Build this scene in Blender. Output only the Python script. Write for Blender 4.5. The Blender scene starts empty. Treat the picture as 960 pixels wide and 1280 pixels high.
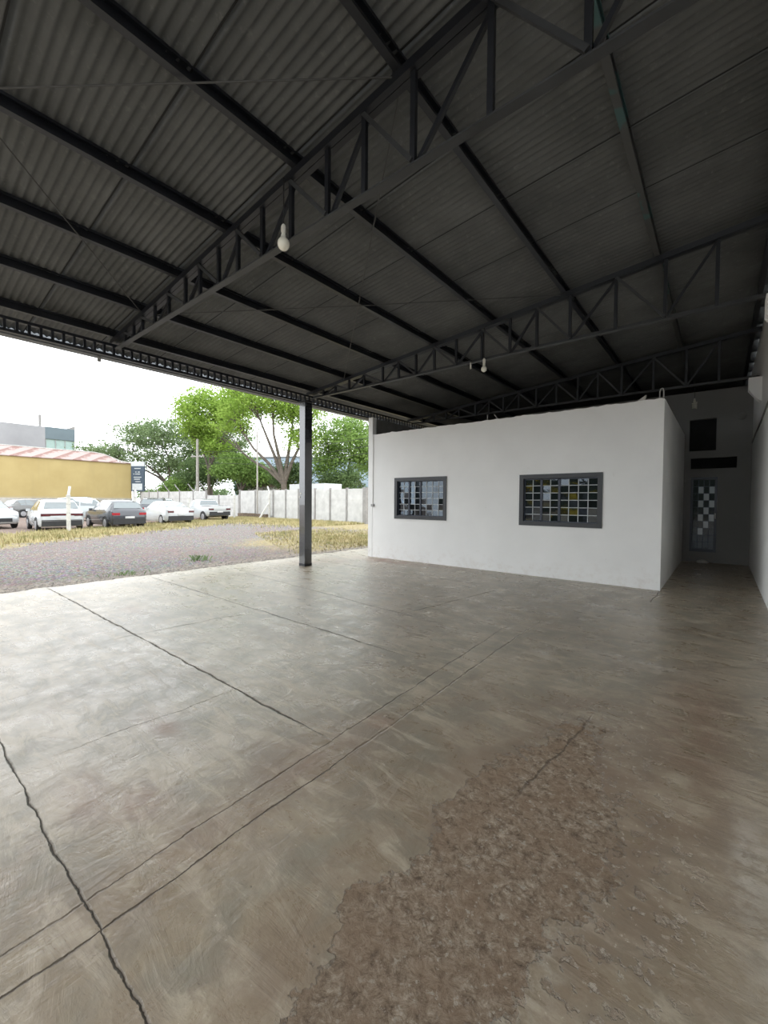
import bpy, bmesh, math, random
import numpy as np
from mathutils import Vector, Matrix, Quaternion
random.seed(7)
rng = np.random.default_rng(7)
S = bpy.context.scene
C = S.collection
PI = math.pi

# ------------------------------------------------------------------ mesh helpers
class MB:
    """collects boxes, bars, tubes, quads; build() links them as ONE mesh object"""
    def __init__(s): s.v = []; s.f = []
    def add(s, vs, fs):
        b = len(s.v); s.v += [tuple(map(float, p)) for p in vs]; s.f += [tuple(b + i for i in q) for q in fs]
        return s
    def box(s, x0, x1, y0, y1, z0, z1, rz=0, c=None):
        vs = [(x, y, z) for z in (z0, z1) for (x, y) in ((x0, y0), (x1, y0), (x1, y1), (x0, y1))]
        if rz:
            cx, cy = c if c else ((x0+x1)/2, (y0+y1)/2)
            k, q = math.cos(rz), math.sin(rz)
            vs = [(cx+(x-cx)*k-(y-cy)*q, cy+(x-cx)*q+(y-cy)*k, z) for x, y, z in vs]
        return s.add(vs, [(3,2,1,0),(4,5,6,7),(0,1,5,4),(1,2,6,5),(2,3,7,6),(3,0,4,7)])
    def bar(s, p0, p1, w, h, up=(0,0,1)):
        p0, p1 = Vector(p0), Vector(p1); d = (p1-p0).normalized(); up = Vector(up)
        if abs(d.dot(up)) > .99: up = Vector((0,1,0))
        a = d.cross(up).normalized(); b = a.cross(d).normalized()
        vs = []
        for p in (p0, p1):
            for i, j in ((-1,-1),(1,-1),(1,1),(-1,1)): vs.append(p+a*(w/2*i)+b*(h/2*j))
        return s.add(vs, [(3,2,1,0),(4,5,6,7),(0,1,5,4),(1,2,6,5),(2,3,7,6),(3,0,4,7)])
    def tube(s, pts, rad, n=8, cap=True):
        pts = [Vector(p) for p in pts]
        rad = [rad]*len(pts) if not hasattr(rad, '__len__') else rad
        vs = []; fs = []; a = None
        for i, p in enumerate(pts):
            d = (pts[min(i+1, len(pts)-1)]-pts[max(i-1, 0)]).normalized()
            if a is None:
                t = Vector((0,0,1)) if abs(d.z) < .9 else Vector((1,0,0)); a = d.cross(t).normalized()
            a = (a-d*a.dot(d)).normalized(); b = d.cross(a)
            for k in range(n):
                t = 2*PI*k/n; vs.append(p+(a*math.cos(t)+b*math.sin(t))*rad[i])
        for i in range(len(pts)-1):
            for k in range(n):
                k2 = (k+1) % n; fs.append((i*n+k, i*n+k2, (i+1)*n+k2, (i+1)*n+k))
        if cap:
            fs.append(tuple(range(n-1, -1, -1))); fs.append(tuple((len(pts)-1)*n+k for k in range(n)))
        return s.add(vs, fs)
    def lathe(s, prof, c=(0,0,0), n=20, axis='z'):
        vs = []; fs = []
        for r, z in prof:
            for k in range(n):
                t = 2*PI*k/n; p = (r*math.cos(t), r*math.sin(t), z)
                if axis == 'y': p = (p[0], p[2], p[1])
                vs.append((c[0]+p[0], c[1]+p[1], c[2]+p[2]))
        m = len(prof)
        for i in range(m-1):
            for k in range(n):
                k2 = (k+1) % n; fs.append((i*n+k, i*n+k2, (i+1)*n+k2, (i+1)*n+k))
        fs.append(tuple(range(n-1, -1, -1))); fs.append(tuple((m-1)*n+k for k in range(n)))
        return s.add(vs, fs)
    def prism(s, poly, axis, a, b):
        """extrude a 2-D polygon along axis x / y / z from a to b"""
        n = len(poly)
        def P(u, v, t): return {'x': (t,u,v), 'y': (u,t,v), 'z': (u,v,t)}[axis]
        vs = [P(u, v, a) for u, v in poly]+[P(u, v, b) for u, v in poly]
        fs = [tuple(range(n-1,-1,-1)), tuple(range(n, 2*n))]+[(i, (i+1) % n, n+(i+1) % n, n+i) for i in range(n)]
        return s.add(vs, fs)
    def quad(s, a, b, c, d): return s.add([a,b,c,d], [(0,1,2,3)])
    def build(s, name, mat, parent=None, smooth=False, angle=None):
        me = bpy.data.meshes.new(name); me.from_pydata(s.v, [], s.f); me.update()
        bm = bmesh.new(); bm.from_mesh(me); bmesh.ops.recalc_face_normals(bm, faces=bm.faces); bm.to_mesh(me); bm.free()
        me.materials.append(mat)
        if smooth:
            me.polygons.foreach_set('use_smooth', [True]*len(me.polygons))
            me.set_sharp_from_angle(angle=math.radians(angle or 35))
        o = bpy.data.objects.new(name, me); C.objects.link(o)
        if parent: o.parent = parent
        return o

def tag(o, label=None, cat=None, group=None, kind=None):
    for k, v in (('label', label), ('category', cat), ('group', group), ('kind', kind)):
        if v: o[k] = v
    return o
def empty(name, loc, rz=0, label=None, cat=None, group=None):
    o = bpy.data.objects.new(name, None); C.objects.link(o); o.empty_display_size = .2
    o.location = loc; o.rotation_euler = (0,0,rz)
    return tag(o, label, cat, group)
def struct(name, mb, mat, label=None, cat='wall', parent=None):
    o = mb.build(name, mat, parent)
    return tag(o, label, cat, kind='structure')
def children(o): return [c for c in S.objects if c.parent == o]
def copy_tree(o, parent=None):
    kids = children(o)
    c = o.copy(); C.objects.link(c); c.parent = parent
    for ch in kids: copy_tree(ch, c)
    return c

# ------------------------------------------------------------------ node helpers
class NT:
    def __init__(s, name):
        s.m = bpy.data.materials.new(name); s.m.use_nodes = True; s.t = s.m.node_tree
        s.b = s.t.nodes['Principled BSDF']; s.out = s.t.nodes['Material Output']
        s.co = s.t.nodes.new('ShaderNodeTexCoord').outputs['Object']
    def link(s, a, b): s.t.links.new(a, b)
    def inp(s, sock, v):
        if isinstance(v, (int, float)): sock.default_value = v
        elif isinstance(v, (tuple, list)): sock.default_value = tuple(v)+((1,) if len(v) == 3 and len(sock.default_value) == 4 else ())
        else: s.link(v, sock)
    def math(s, op, a, b=0.0, c=0.0, clamp=False):
        n = s.t.nodes.new('ShaderNodeMath'); n.operation = op; n.use_clamp = clamp
        s.inp(n.inputs[0], a); s.inp(n.inputs[1], b); s.inp(n.inputs[2], c); return n.outputs[0]
    def noise(s, scale, detail=4, rough=.55, vec=None, dist=0):
        n = s.t.nodes.new('ShaderNodeTexNoise'); n.inputs['Scale'].default_value = scale
        n.inputs['Detail'].default_value = detail; n.inputs['Roughness'].default_value = rough; n.inputs['Distortion'].default_value = dist
        s.link(vec if vec is not None else s.co, n.inputs['Vector']); return n.outputs['Fac']
    def voro(s, scale, feature='F1', out='Distance', vec=None, rnd=1):
        n = s.t.nodes.new('ShaderNodeTexVoronoi'); n.feature = feature; n.inputs['Scale'].default_value = scale
        n.inputs['Randomness'].default_value = rnd
        s.link(vec if vec is not None else s.co, n.inputs['Vector']); return n.outputs[out]
    def mapr(s, v, a, b, c=0.0, d=1.0, smooth=True):
        n = s.t.nodes.new('ShaderNodeMapRange'); n.interpolation_type = 'SMOOTHSTEP' if smooth else 'LINEAR'
        s.inp(n.inputs[0], v)
        for i, q in enumerate((a, b, c, d)): s.inp(n.inputs[i+1], q)
        return n.outputs[0]
    def mix(s, f, a, b, blend='MIX'):
        n = s.t.nodes.new('ShaderNodeMix'); n.data_type = 'RGBA'; n.blend_type = blend
        s.inp(n.inputs[0], f); s.inp(n.inputs[6], a); s.inp(n.inputs[7], b); return n.outputs[2]
    def ramp(s, f, stops):
        n = s.t.nodes.new('ShaderNodeValToRGB'); s.link(f, n.inputs[0]); e = n.color_ramp.elements
        while len(e) < len(stops): e.new(.5)
        for q, (p, c) in zip(e, stops): q.position = p; q.color = tuple(c)+(1,)
        return n.outputs[0]
    def sep(s, v=None):
        n = s.t.nodes.new('ShaderNodeSeparateXYZ'); s.link(v if v is not None else s.co, n.inputs[0]); return n.outputs
    def mapping(s, scale=(1,1,1), rot=(0,0,0)):
        n = s.t.nodes.new('ShaderNodeMapping'); n.inputs['Scale'].default_value = scale; n.inputs['Rotation'].default_value = rot
        s.link(s.co, n.inputs[0]); return n.outputs[0]
    def attr(s, name):
        n = s.t.nodes.new('ShaderNodeAttribute'); n.attribute_name = name; return n.outputs['Fac']
    def bump(s, h, strength=.3, dist=.01):
        n = s.t.nodes.new('ShaderNodeBump'); n.inputs['Strength'].default_value = strength; n.inputs['Distance'].default_value = dist
        s.link(h, n.inputs['Height']); s.link(n.outputs[0], s.b.inputs['Normal'])
    def set(s, **k):
        for q, v in k.items(): s.inp(s.b.inputs[{'col': 'Base Color', 'rough': 'Roughness', 'metal': 'Metallic', 'spec': 'Specular IOR Level', 'trans': 'Transmission Weight', 'coat': 'Coat Weight'}[q]], v)
        return s.m

def mat(name, col, rough=.6, var=.12, scale=6, metal=0, spec=.5, bump=0, coat=0):
    t = NT(name); n = t.noise(scale, 5)
    lo = tuple(c*(1-var) for c in col); hi = tuple(min(1, c*(1+var)) for c in col)
    t.set(col=t.ramp(n, [(.3, lo), (.7, hi)]), rough=rough, metal=metal, spec=spec)
    if coat: t.set(coat=coat)
    if bump: t.bump(t.noise(scale*6, 4), bump, .01)
    return t.m

# ---- paint, steel, masonry
M = {}
def white_wall(name, col):
    t = NT(name); x, y, z = t.sep()
    n = t.noise(1.3, 5); n2 = t.noise(9, 6, .65)
    base = t.ramp(n, [(.3, tuple(c*.94 for c in col)), (.7, col)])
    low = t.mapr(z, .02, .5, 1, 0)
    dirt = t.math('MULTIPLY', low, t.mapr(n2, .45, .7))
    base = t.mix(t.math('MULTIPLY', dirt, .22), base, (.42, .33, .25))
    scuff = t.math('MULTIPLY', t.mapr(t.noise(2.2, 8, .7), .63, .72), .22)
    base = t.mix(scuff, base, (.5, .48, .44))
    t.set(col=base, rough=.75, spec=.25); t.bump(t.noise(40, 5), .12, .004); return t.m
M['white'] = white_wall('white_paint', (.86, .86, .85))
M['white_shaded'] = white_wall('shade_darkened_white', (.25, .247, .24))  # white wall paint darkened to carry the shade at the passage end
M['grey_wall'] = mat('raw_grey_plaster', (.22, .22, .21), .85, .2, 3)
M['dark_steel'] = mat('dark_blue_grey_steel', (.011, .0125, .017), .42, .25, 4)
M['chord_steel'] = mat('grey_painted_steel', (.036, .038, .041), .5, .25, 4)
M['column'] = mat('gloss_charcoal_paint', (.022, .025, .032), .24, .2, 3, spec=1.0, coat=1)
M['rod'] = mat('rod_steel', (.05, .05, .05), .5)
M['pale_steel'] = mat('bare_grey_steel', (.32, .32, .31), .5)
M['gutter'] = mat('dull_galvanised_sheet', (.16, .17, .18), .5, .15, 3, metal=.3)
t = NT('purlin_with_teal_patches')
t.set(col=t.mix(t.mapr(t.noise(2.1, 2), .58, .62), (.06, .06, .058), (.045, .10, .10)), rough=.5); M['purlin_teal'] = t.m
M['win_frame'] = mat('charcoal_window_frame', (.032, .036, .042), .4, .1, 8)
M['win_mull'] = mat('dark_blue_window_mullion', (.025, .035, .06), .35, .1, 8)
M['win_bar'] = mat('pale_grey_glazing_bar', (.42, .45, .47), .4, .1, 8)
M['concrete'] = mat('pale_concrete', (.5, .49, .46), .85, .18, 5, bump=.2)
M['bulb'] = mat('white_bulb_glass', (.82, .8, .7), .18, .03, 6, coat=.5)
M['socket'] = mat('white_lampholder', (.7, .68, .62), .4)
M['wire'] = mat('black_wire', (.02, .02, .02), .6)
M['wire_pale'] = mat('grey_cable', (.2, .2, .19), .6)

# glass: thin pane, mirror film by Fresnel over a tinted clear sheet
def glass(name, tint, ior=1.9, rough=.02, wave=.15, mixd=0, dcol=(.3,.32,.32)):
    t = NT(name); N = t.t.nodes
    tr = N.new('ShaderNodeBsdfTransparent'); tr.inputs[0].default_value = tint+(1,)
    gl = N.new('ShaderNodeBsdfGlossy'); gl.inputs['Roughness'].default_value = rough; gl.inputs[0].default_value = (.78, .86, .95, 1)
    fr = N.new('ShaderNodeFresnel'); fr.inputs[0].default_value = ior
    bp = N.new('ShaderNodeBump'); bp.inputs['Strength'].default_value = wave; bp.inputs['Distance'].default_value = .01
    t.link(t.noise(14, 2), bp.inputs['Height']); t.link(bp.outputs[0], gl.inputs['Normal'])
    base = tr.outputs[0]
    if mixd:
        df = N.new('ShaderNodeBsdfDiffuse'); df.inputs[0].default_value = dcol+(1,)
        m0 = N.new('ShaderNodeMixShader'); m0.inputs[0].default_value = mixd; t.link(tr.outputs[0], m0.inputs[1]); t.link(df.outputs[0], m0.inputs[2]); base = m0.outputs[0]
    ms = N.new('ShaderNodeMixShader'); t.link(fr.outputs[0], ms.inputs[0]); t.link(base, ms.inputs[1]); t.link(gl.outputs[0], ms.inputs[2])
    t.link(ms.outputs[0], t.out.inputs['Surface']); return t.m
M['glass'] = glass('window_glass', (.34, .4, .43), 1.62, .015, .06)
M['glass_pale'] = glass('frosted_door_glass', (.5, .5, .5), 2.2, .12, .3, .6, (.55, .57, .57))
M['glass_dark'] = glass('dark_door_glass', (.3, .32, .33), 1.45)

# ------------------------------------------------------------------ dimensions (metres)
def zr(x): return 4.825+.097*x            # underside of the purlins
XR, XE = .537, -8.55
YF, YB = -2.2, 17.0                      # front edge and far end of the roof
YW, XC, HW, YBK = 8.505, -.796, 3.3, 13.436
TY = (2.5, 6.6, 10.7, 14.8)

# ------------------------------------------------------------------ floor
def floor():
    xs = np.arange(-8.8, .76, .05); ys = np.arange(-3.0, YB+.05, .05)
    nx, ny = len(xs), len(ys)
    X, Y = np.meshgrid(xs, ys)
    Z = np.zeros_like(X)
    jit = np.convolve(rng.normal(0, 1, ny+8), np.ones(5)/5, 'same')[4:4+ny]
    XX = X.copy(); XX[:, 0] += jit*.07; XX[:, 1] += jit*.05; XX[:, 2] += jit*.02
    poly = np.array([(-.95,.3),(-.97,.8),(-1.03,1.0),(-1.07,1.17),(-.97,1.36),(-1.04,1.8),(-1.0,2.15),(-.86,2.6),(-.74,3.1),(-.62,3.05),(-.5,2.55),(-.38,2.3),(-.3,2.0),(-.36,1.6),(-.45,1.3),(-.5,1.0),(-.5,.3)])
    px, py = X.ravel(), Y.ravel()
    d = np.full(px.shape, 1e9); inside = np.zeros(px.shape, bool)
    for i in range(len(poly)):
        a, b = poly[i], poly[(i+1) % len(poly)]; e = b-a
        tt = np.clip(((px-a[0])*e[0]+(py-a[1])*e[1])/(e@e), 0, 1)
        d = np.minimum(d, np.hypot(px-a[0]-tt*e[0], py-a[1]-tt*e[1]))
        cr = ((a[1] > py) != (b[1] > py)); xx = a[0]+(py-a[1])/(b[1]-a[1]+1e-12)*e[0]
        inside ^= cr & (px < xx)
    er = np.where(inside, d, -d)
    er = np.clip(er, -1.5, 1)
    def blob(lst):
        r = np.zeros(px.shape)
        for x, y, sx, sy, w in lst: r = np.maximum(r, w*np.exp(-((px-x)/sx)**2-((py-y)/sy)**2))
        return r
    rust = blob([(-6.6,8.2,1.0,.35,1),(-5.2,8.35,.8,.25,.7),(-7.6,7.2,.7,.5,.5),(-1.78,2.15,.1,.1,.9),(-1.8,1.6,.25,.5,.5),(-1.75,.9,.2,.6,.45),(-2.45,.66,.25,.12,.7),(-2.2,.8,.2,.15,.6),(-7.9,6.6,.5,.5,.6),(-.1,3.4,.25,1.5,.55),(-.55,2.2,.45,.7,.6),(-6.2,2.2,.4,.1,.5),(-2.88,1.18,.2,.07,1.0)])
    pale = blob([(-1.37,4.19,.09,.09,1),(.12,2.28,.05,.35,1),(.2,1.9,.12,.5,.6),(-1.0,6.4,.5,.3,.5),(-.45,1.5,.09,.5,.65),(-1.89,1.22,.02,.02,1),(-8.5,4,.35,6,.65),(-.6,4.5,.6,.15,.5)])
    vs = np.stack([XX.ravel(), py, Z.ravel()], 1)
    idx = np.arange(nx*ny).reshape(ny, nx)
    q = np.stack([idx[:-1,:-1], idx[:-1,1:], idx[1:,1:], idx[1:,:-1]], -1).reshape(-1, 4)
    # skirt along the open left edge and the front edge
    b = len(vs); sk = vs[idx[:,0]].copy(); sk[:,2] = -.12; sk[:,0] -= .02
    sf = vs[idx[0,:]].copy(); sf[:,2] = -.12
    V = np.concatenate([vs, sk, sf])
    i0 = np.arange(ny-1); s1 = np.stack([idx[:-1,0], idx[1:,0], b+i0+1, b+i0], 1)
    j0 = np.arange(nx-1); s2 = np.stack([idx[0,1:], idx[0,:-1], b+ny+j0, b+ny+j0+1], 1)
    F = np.concatenate([q, s1, s2])
    me = bpy.data.meshes.new('floor'); me.from_pydata(V.tolist(), [], F.tolist()); me.update()
    pad = np.zeros(ny+nx)
    for nm, a, dv in (('erode', er, -1.5), ('rust', rust, 0), ('pale', pale, 0)):
        at = me.attributes.new(nm, 'FLOAT', 'POINT'); at.data.foreach_set('value', np.concatenate([a, pad+dv]).astype(np.float32))
    me.polygons.foreach_set('use_smooth', [False]*len(me.polygons))
    t = NT('worn_concrete_floor'); x, y, z = t.sep()
    n1 = t.noise(.7, 6, .6); n2 = t.noise(3.2, 7, .65, dist=.6); n3 = t.noise(16, 6, .6)
    strk = t.noise(2.6, 7, .68, vec=t.mapping((1.0, 3.2, 1)), dist=.8)
    base = t.ramp(n1, [(.3, (.215, .170, .118)), (.5, (.30, .248, .178)), (.68, (.40, .335, .245))])
    base = t.mix(t.mapr(n2, .42, .6, 0, .65), base, (.225, .208, .162))
    base = t.mix(t.mapr(t.noise(1.7, 8, .7, dist=1.0), .47, .62, 0, .55), base, (.42, .35, .26))
    base = t.mix(t.mapr(strk, .5, .62, 0, .6), base, (.50, .43, .33))
    base = t.mix(t.mapr(n3, .58, .72, 0, .3), base, (.115, .10, .082))
    base = t.mix(t.math('MULTIPLY', t.attr('rust'), t.mapr(n2, .3, .6)), base, (.235, .12, .072))
    palem = t.math('MULTIPLY', t.attr('pale'), t.mapr(t.noise(11, 6, .7), .38, .58))
    base = t.mix(palem, base, (.55, .5, .43))
    pit = t.math('MULTIPLY', t.mapr(t.noise(38, 3, .6), .69, .73), t.mapr(n2, .4, .55))
    base = t.mix(t.math('MULTIPLY', pit, .8), base, (.10, .08, .065))
    wsp = t.mapr(t.noise(48, 2, .5), .745, .77)
    base = t.mix(t.math('MULTIPLY', wsp, .6), base, (.66, .6, .52))
    brn = t.math('MULTIPLY', t.mapr(t.noise(1.15, 7, .68, dist=.5), .52, .66), .45)
    base = t.mix(brn, base, (.22, .16, .11))
    near = t.math('MULTIPLY', t.mapr(t.attr('erode'), -.7, -.05), t.mapr(t.noise(4, 7, .7), .38, .6))
    base = t.mix(t.math('MULTIPLY', near, .6), base, (.235, .17, .12))
    # joints and cracks
    w1 = t.math('SUBTRACT', t.noise(1.6, 3), .5); w2 = t.math('SUBTRACT', t.noise(7, 5, .7), .5)
    wob = t.math('ADD', t.math('MULTIPLY', w1, .07), t.math('MULTIPLY', w2, .035))
    crack = None
    def line(u, v, u0, slope, v0, v1, w, depth=1.0, soft=.3, wb=1.0):
        nonlocal crack
        dd = t.math('SUBTRACT', u, t.math('ADD', t.math('MULTIPLY', v, slope), u0))
        dd = t.math('ABSOLUTE', t.math('ADD', dd, t.math('MULTIPLY', wob, wb)))
        ww = t.math('MULTIPLY', t.mapr(n2, .3, .65, .4, 1.3), w)
        k = t.math('SUBTRACT', 1.0, t.math('DIVIDE', dd, t.math('MULTIPLY', ww, .62)), clamp=True)
        rg = t.math('MULTIPLY', t.mapr(v, v0, v0+soft), t.mapr(v, v1-soft, v1, 1, 0))
        k = t.math('MULTIPLY', t.math('MULTIPLY', t.math('POWER', k, .6, clamp=True), rg), depth)
        crack = k if crack is None else t.math('MAXIMUM', crack, k)
    line(y, x, .47, 0, -9, -.9, .0115, .85)                    # near joint
    line(y, x, 1.78, -.005, -9, -1.8, .02, .95, .5)
    line(y, x, 3.2, -.02, -9, -2.2, .02, .8, .8)
    line(y, x, 4.15, -.09, -8, -2.3, .022, .7, .8)
    line(y, x, 6.9, -.02, -8.6, -3, .03, .6, .8, 2.5)
    line(x, y, -1.64, -.022, -2, 2.2, .012, .9, .8)           # the long double joint
    line(x, y, -1.64, -.022, 1.8, 5.6, .014, .45, .8)
    line(x, y, -1.79, -.042, -2, 5.2, .011, .55, 1.0)
    line(x, y, -3.9, .14, 4.4, 6.9, .02, .7, .5)
    line(x, y, -3.0, .02, .6, 1.9, .008, .5, .4, 2)
    line(x, y, -5.2, .1, 1.5, 3.3, .014, .5, .4, 3)
    line(x, y, -.8, 0, 7.3, 8.6, .015, .6, .3)
    line(x, y, -.95, .085, 1.9, 3.25, .016, .7, .3, 1.5)
    # the eroded patch: ragged outline from noise on a distance field
    ed = t.math('ADD', t.attr('erode'), t.math('MULTIPLY', t.math('SUBTRACT', t.noise(5.5, 7, .7), .5), .5))
    em = t.mapr(ed, -.004, .012)
    spk = t.math('MULTIPLY', t.mapr(t.attr('erode'), -.42, -.02), t.mapr(t.noise(15, 5, .6), .56, .6))
    spk = t.math('MULTIPLY', spk, t.mapr(x, -1.0, -.75))
    em = t.math('MAXIMUM', em, t.math('MULTIPLY', spk, .7))
    g1 = t.noise(24, 10, .78, dist=.4); g2 = t.noise(6, 6, .7)
    pc = t.ramp(g1, [(.34, (.13, .09, .064)), (.5, (.345, .262, .188)), (.64, (.62, .52, .41))])
    pc = t.mix(t.mapr(g2, .42, .6, 0, .65), pc, (.325, .23, .157)); pc = t.mix(t.math('MULTIPLY', t.mapr(t.noise(34, 4, .6), .58, .66), t.mapr(g2, .5, .4)), pc, (.46, .40, .33))
    flk = t.math('MULTIPLY', t.math('MULTIPLY', t.mapr(t.attr('erode'), -.5, -.05), t.mapr(x, -1.0, -.7)), t.mapr(t.noise(30, 6, .65), .59, .63))
    base = t.mix(em, base, pc)
    base = t.mix(t.math('MULTIPLY', flk, .75), base, (.56, .49, .40))
    rim = t.math('MULTIPLY', t.mapr(ed, -.03, 0), t.mapr(ed, .004, .02, 1, 0))
    base = t.mix(t.math('MULTIPLY', rim, .0), base, (.06, .05, .04))
    base = t.mix(t.math('MULTIPLY', crack, .9), base, (.085, .066, .052))
    rough = t.math('ADD', t.mapr(n2, .3, .7, .21, .38), t.math('MULTIPLY', t.mapr(strk, .4, .65), .10))
    rough = t.math('MAXIMUM', rough, t.math('MULTIPLY', t.math('MAXIMUM', em, crack), .9))
    sp = t.math('SUBTRACT', .9, t.math('MULTIPLY', t.math('MAXIMUM', em, crack), .75))
    t.set(col=base, rough=rough, spec=sp)
    h = t.math('ADD', t.math('MULTIPLY', n2, .16), t.math('MULTIPLY', strk, .26))
    h = t.math('ADD', h, t.math('MULTIPLY', n3, .05))
    h = t.math('ADD', h, t.math('MULTIPLY', t.noise(3.4, 6, .62, vec=t.mapping((2.2, .9, 1), (0, 0, .6)), dist=1.0), .22))
    h = t.math('SUBTRACT', h, t.math('MULTIPLY', crack, .9))
    inner = t.math('ADD', t.math('MULTIPLY', g1, 1.5), t.math('MULTIPLY', g2, .5))
    h = t.math('ADD', h, t.math('MULTIPLY', em, t.math('SUBTRACT', inner, 1.75)))
    t.bump(h, .85, .026)
    me.materials.append(t.m)
    o = bpy.data.objects.new('floor', me); C.objects.link(o)
    tag(o, 'worn stained concrete floor slab with cracks and an eroded patch', 'floor', kind='structure')
floor()

# ------------------------------------------------------------------ ground outside
def ground():
    t = NT('gravel_lot'); x, y, z = t.sep()
    n = t.noise(.25, 5); v = t.voro(16, out='Color'); vd = t.noise(26, 6, .75); big = t.noise(.9, 5, .6)
    gr = t.ramp(vd, [(.34, (.085, .076, .072)), (.5, (.165, .15, .142)), (.60, (.52, .49, .465))])
    gr = t.mix(.35, gr, t.mix(1.0, (.3, .27, .26), v, 'MULTIPLY'))
    gr = t.mix(t.mapr(n, .4, .65, 0, .4), gr, (.22, .155, .14))
    dl = t.math('ADD', t.math('ADD', x, 20.25), t.math('MULTIPLY', y, .588))        # distance from the fence line
    wob = t.math('MULTIPLY', t.math('SUBTRACT', big, .5), 5.0)
    dg = t.math('ADD', dl, wob)
    top = t.math('SUBTRACT', 4.9, t.math('MULTIPLY', y, .13))
    gm = t.math('MULTIPLY', t.mapr(dg, -2.2, -.6), t.mapr(t.math('SUBTRACT', dg, top), -1.2, .3, 1, 0))
    far = t.mapr(t.math('ADD', y, wob), 15.5, 17.5)
    side = t.math('MULTIPLY', t.mapr(t.math('ADD', x, wob), -15.5, -12.5), t.mapr(t.math('ADD', y, t.math('MULTIPLY', wob, .6)), 7.2, 9.2))
    park = t.mapr(dl, -2.4, -1.2, 1, 0)
    far = t.math('MULTIPLY', far, t.math('SUBTRACT', 1.0, park))
    gm = t.math('MAXIMUM', gm, t.math('MULTIPLY', t.math('MAXIMUM', far, side), .9))
    gc = t.ramp(t.noise(7, 6, .7), [(.3, (.17, .13, .07)), (.5, (.33, .27, .13)), (.68, (.48, .41, .22))])
    col = t.mix(park, gr, t.ramp(vd, [(.3, (.17, .13, .11)), (.7, (.27, .21, .18))]))
    col = t.mix(t.math('MULTIPLY', gm, .85), col, gc)
    edge = t.math('MULTIPLY', t.mapr(t.math('ADD', x, t.math('MULTIPLY', wob, .12)), -10.1, -9.1), .8)
    col = t.mix(edge, col, t.ramp(vd, [(.35, (.22, .185, .15)), (.6, (.42, .37, .31))]))
    t.set(col=col, rough=.95, spec=.1); t.bump(vd, .8, .03)
    mb = MB().quad((-170,-90,-.05), (60,-90,-.05), (60,140,-.05), (-170,140,-.05))
    struct('ground', mb, t.m, 'grey gravel lot with dry grass strips beyond the concrete floor', 'ground')
ground()

# ------------------------------------------------------------------ roof sheets
def roof():
    W = .94; y0 = 1.62-W*4.1; p = W/12; xs = [XE, -7, -6, -4, -2, 0, XR+.05]
    V = []; F = []; y = y0; k = 0
    while y < YB:
        n = 12*8+1; b = len(V)
        for i in range(n):
            u = i/(n-1); yy = y+u*W
            for x in xs: V.append((x, yy, zr(x)+.135+.0115*math.sin(2*PI*u*12)-.03*(u-.5)))
        m = len(xs)
        for i in range(n-1):
            for j in range(m-1): F.append((b+i*m+j, b+i*m+j+1, b+(i+1)*m+j+1, b+(i+1)*m+j))
        y += W-.004; k += 1
    mb = MB(); mb.add(V, F)
    t = NT('aged_fibre_cement_sheet')
    n = t.noise(1.1, 6, .65); n2 = t.noise(14, 6, .7)
    c = t.ramp(n, [(.3, (.088, .091, .091)), (.7, (.148, .152, .151))])
    c = t.mix(t.mapr(n2, .55, .72, 0, .35), c, (.235, .24, .235))
    t.set(col=c, rough=.9, spec=.15); t.bump(n2, .15, .005)
    o = mb.build('ceiling', t.m, smooth=True, angle=60)
    s = o.modifiers.new('thick', 'SOLIDIFY'); s.thickness = .008; s.offset = 1
    sm = MB(); y = y0
    while y < YB:
        for x0, x1 in ((XE, -4.25), (-4.25, XR)):
            sm.bar((x0, y+.002, zr(x0)+.118), (x1, y+.002, zr(x1)+.118), .012, .016)  # black bars at the laps stand for shadow gaps between sheets
        y += W-.004
    sm.build('lap_shadow', mat('lap_shadow_black', (.012, .012, .012), .9), o)['kind'] = 'structure'
    tag(o, 'grey corrugated sheet roof seen from below', 'roof', kind='structure')
roof()

# ------------------------------------------------------------------ steel roof frame
PX = (-7.6, -6.508, -5.389, -4.245, -3.071, -1.902, -.735, .40)
ORD = ('lowest dark steel roof purlin, running just above the open eave lattice', 'second dark roof purlin up from the open eave', 'third dark roof purlin up from the open eave',
       'fourth dark roof purlin up, just above the large hanging bulb', 'fifth dark roof purlin up from the open eave', 'sixth dark roof purlin up from the open eave', 'roof purlin with teal paint patches, high near the white side wall',
       'topmost roof purlin, tight against the white side wall')
for i, x in enumerate(PX):
    mb = MB(); z = zr(x)
    prof = [(x-.03, z), (x+.03, z), (x+.03, z+.025), (x+.024, z+.025), (x+.024, z+.006), (x-.024, z+.006), (x-.024, z+.114), (x+.024, z+.114), (x+.024, z+.095), (x+.03, z+.095), (x+.03, z+.12), (x-.03, z+.12)]
    mb.prism(prof, 'y', YF, YB)
    tag(mb.build('roof_purlin', M['purlin_teal'] if i == 6 else M['dark_steel']), ORD[i], 'roof purlin', 'purlins under the corrugated roof')

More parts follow.
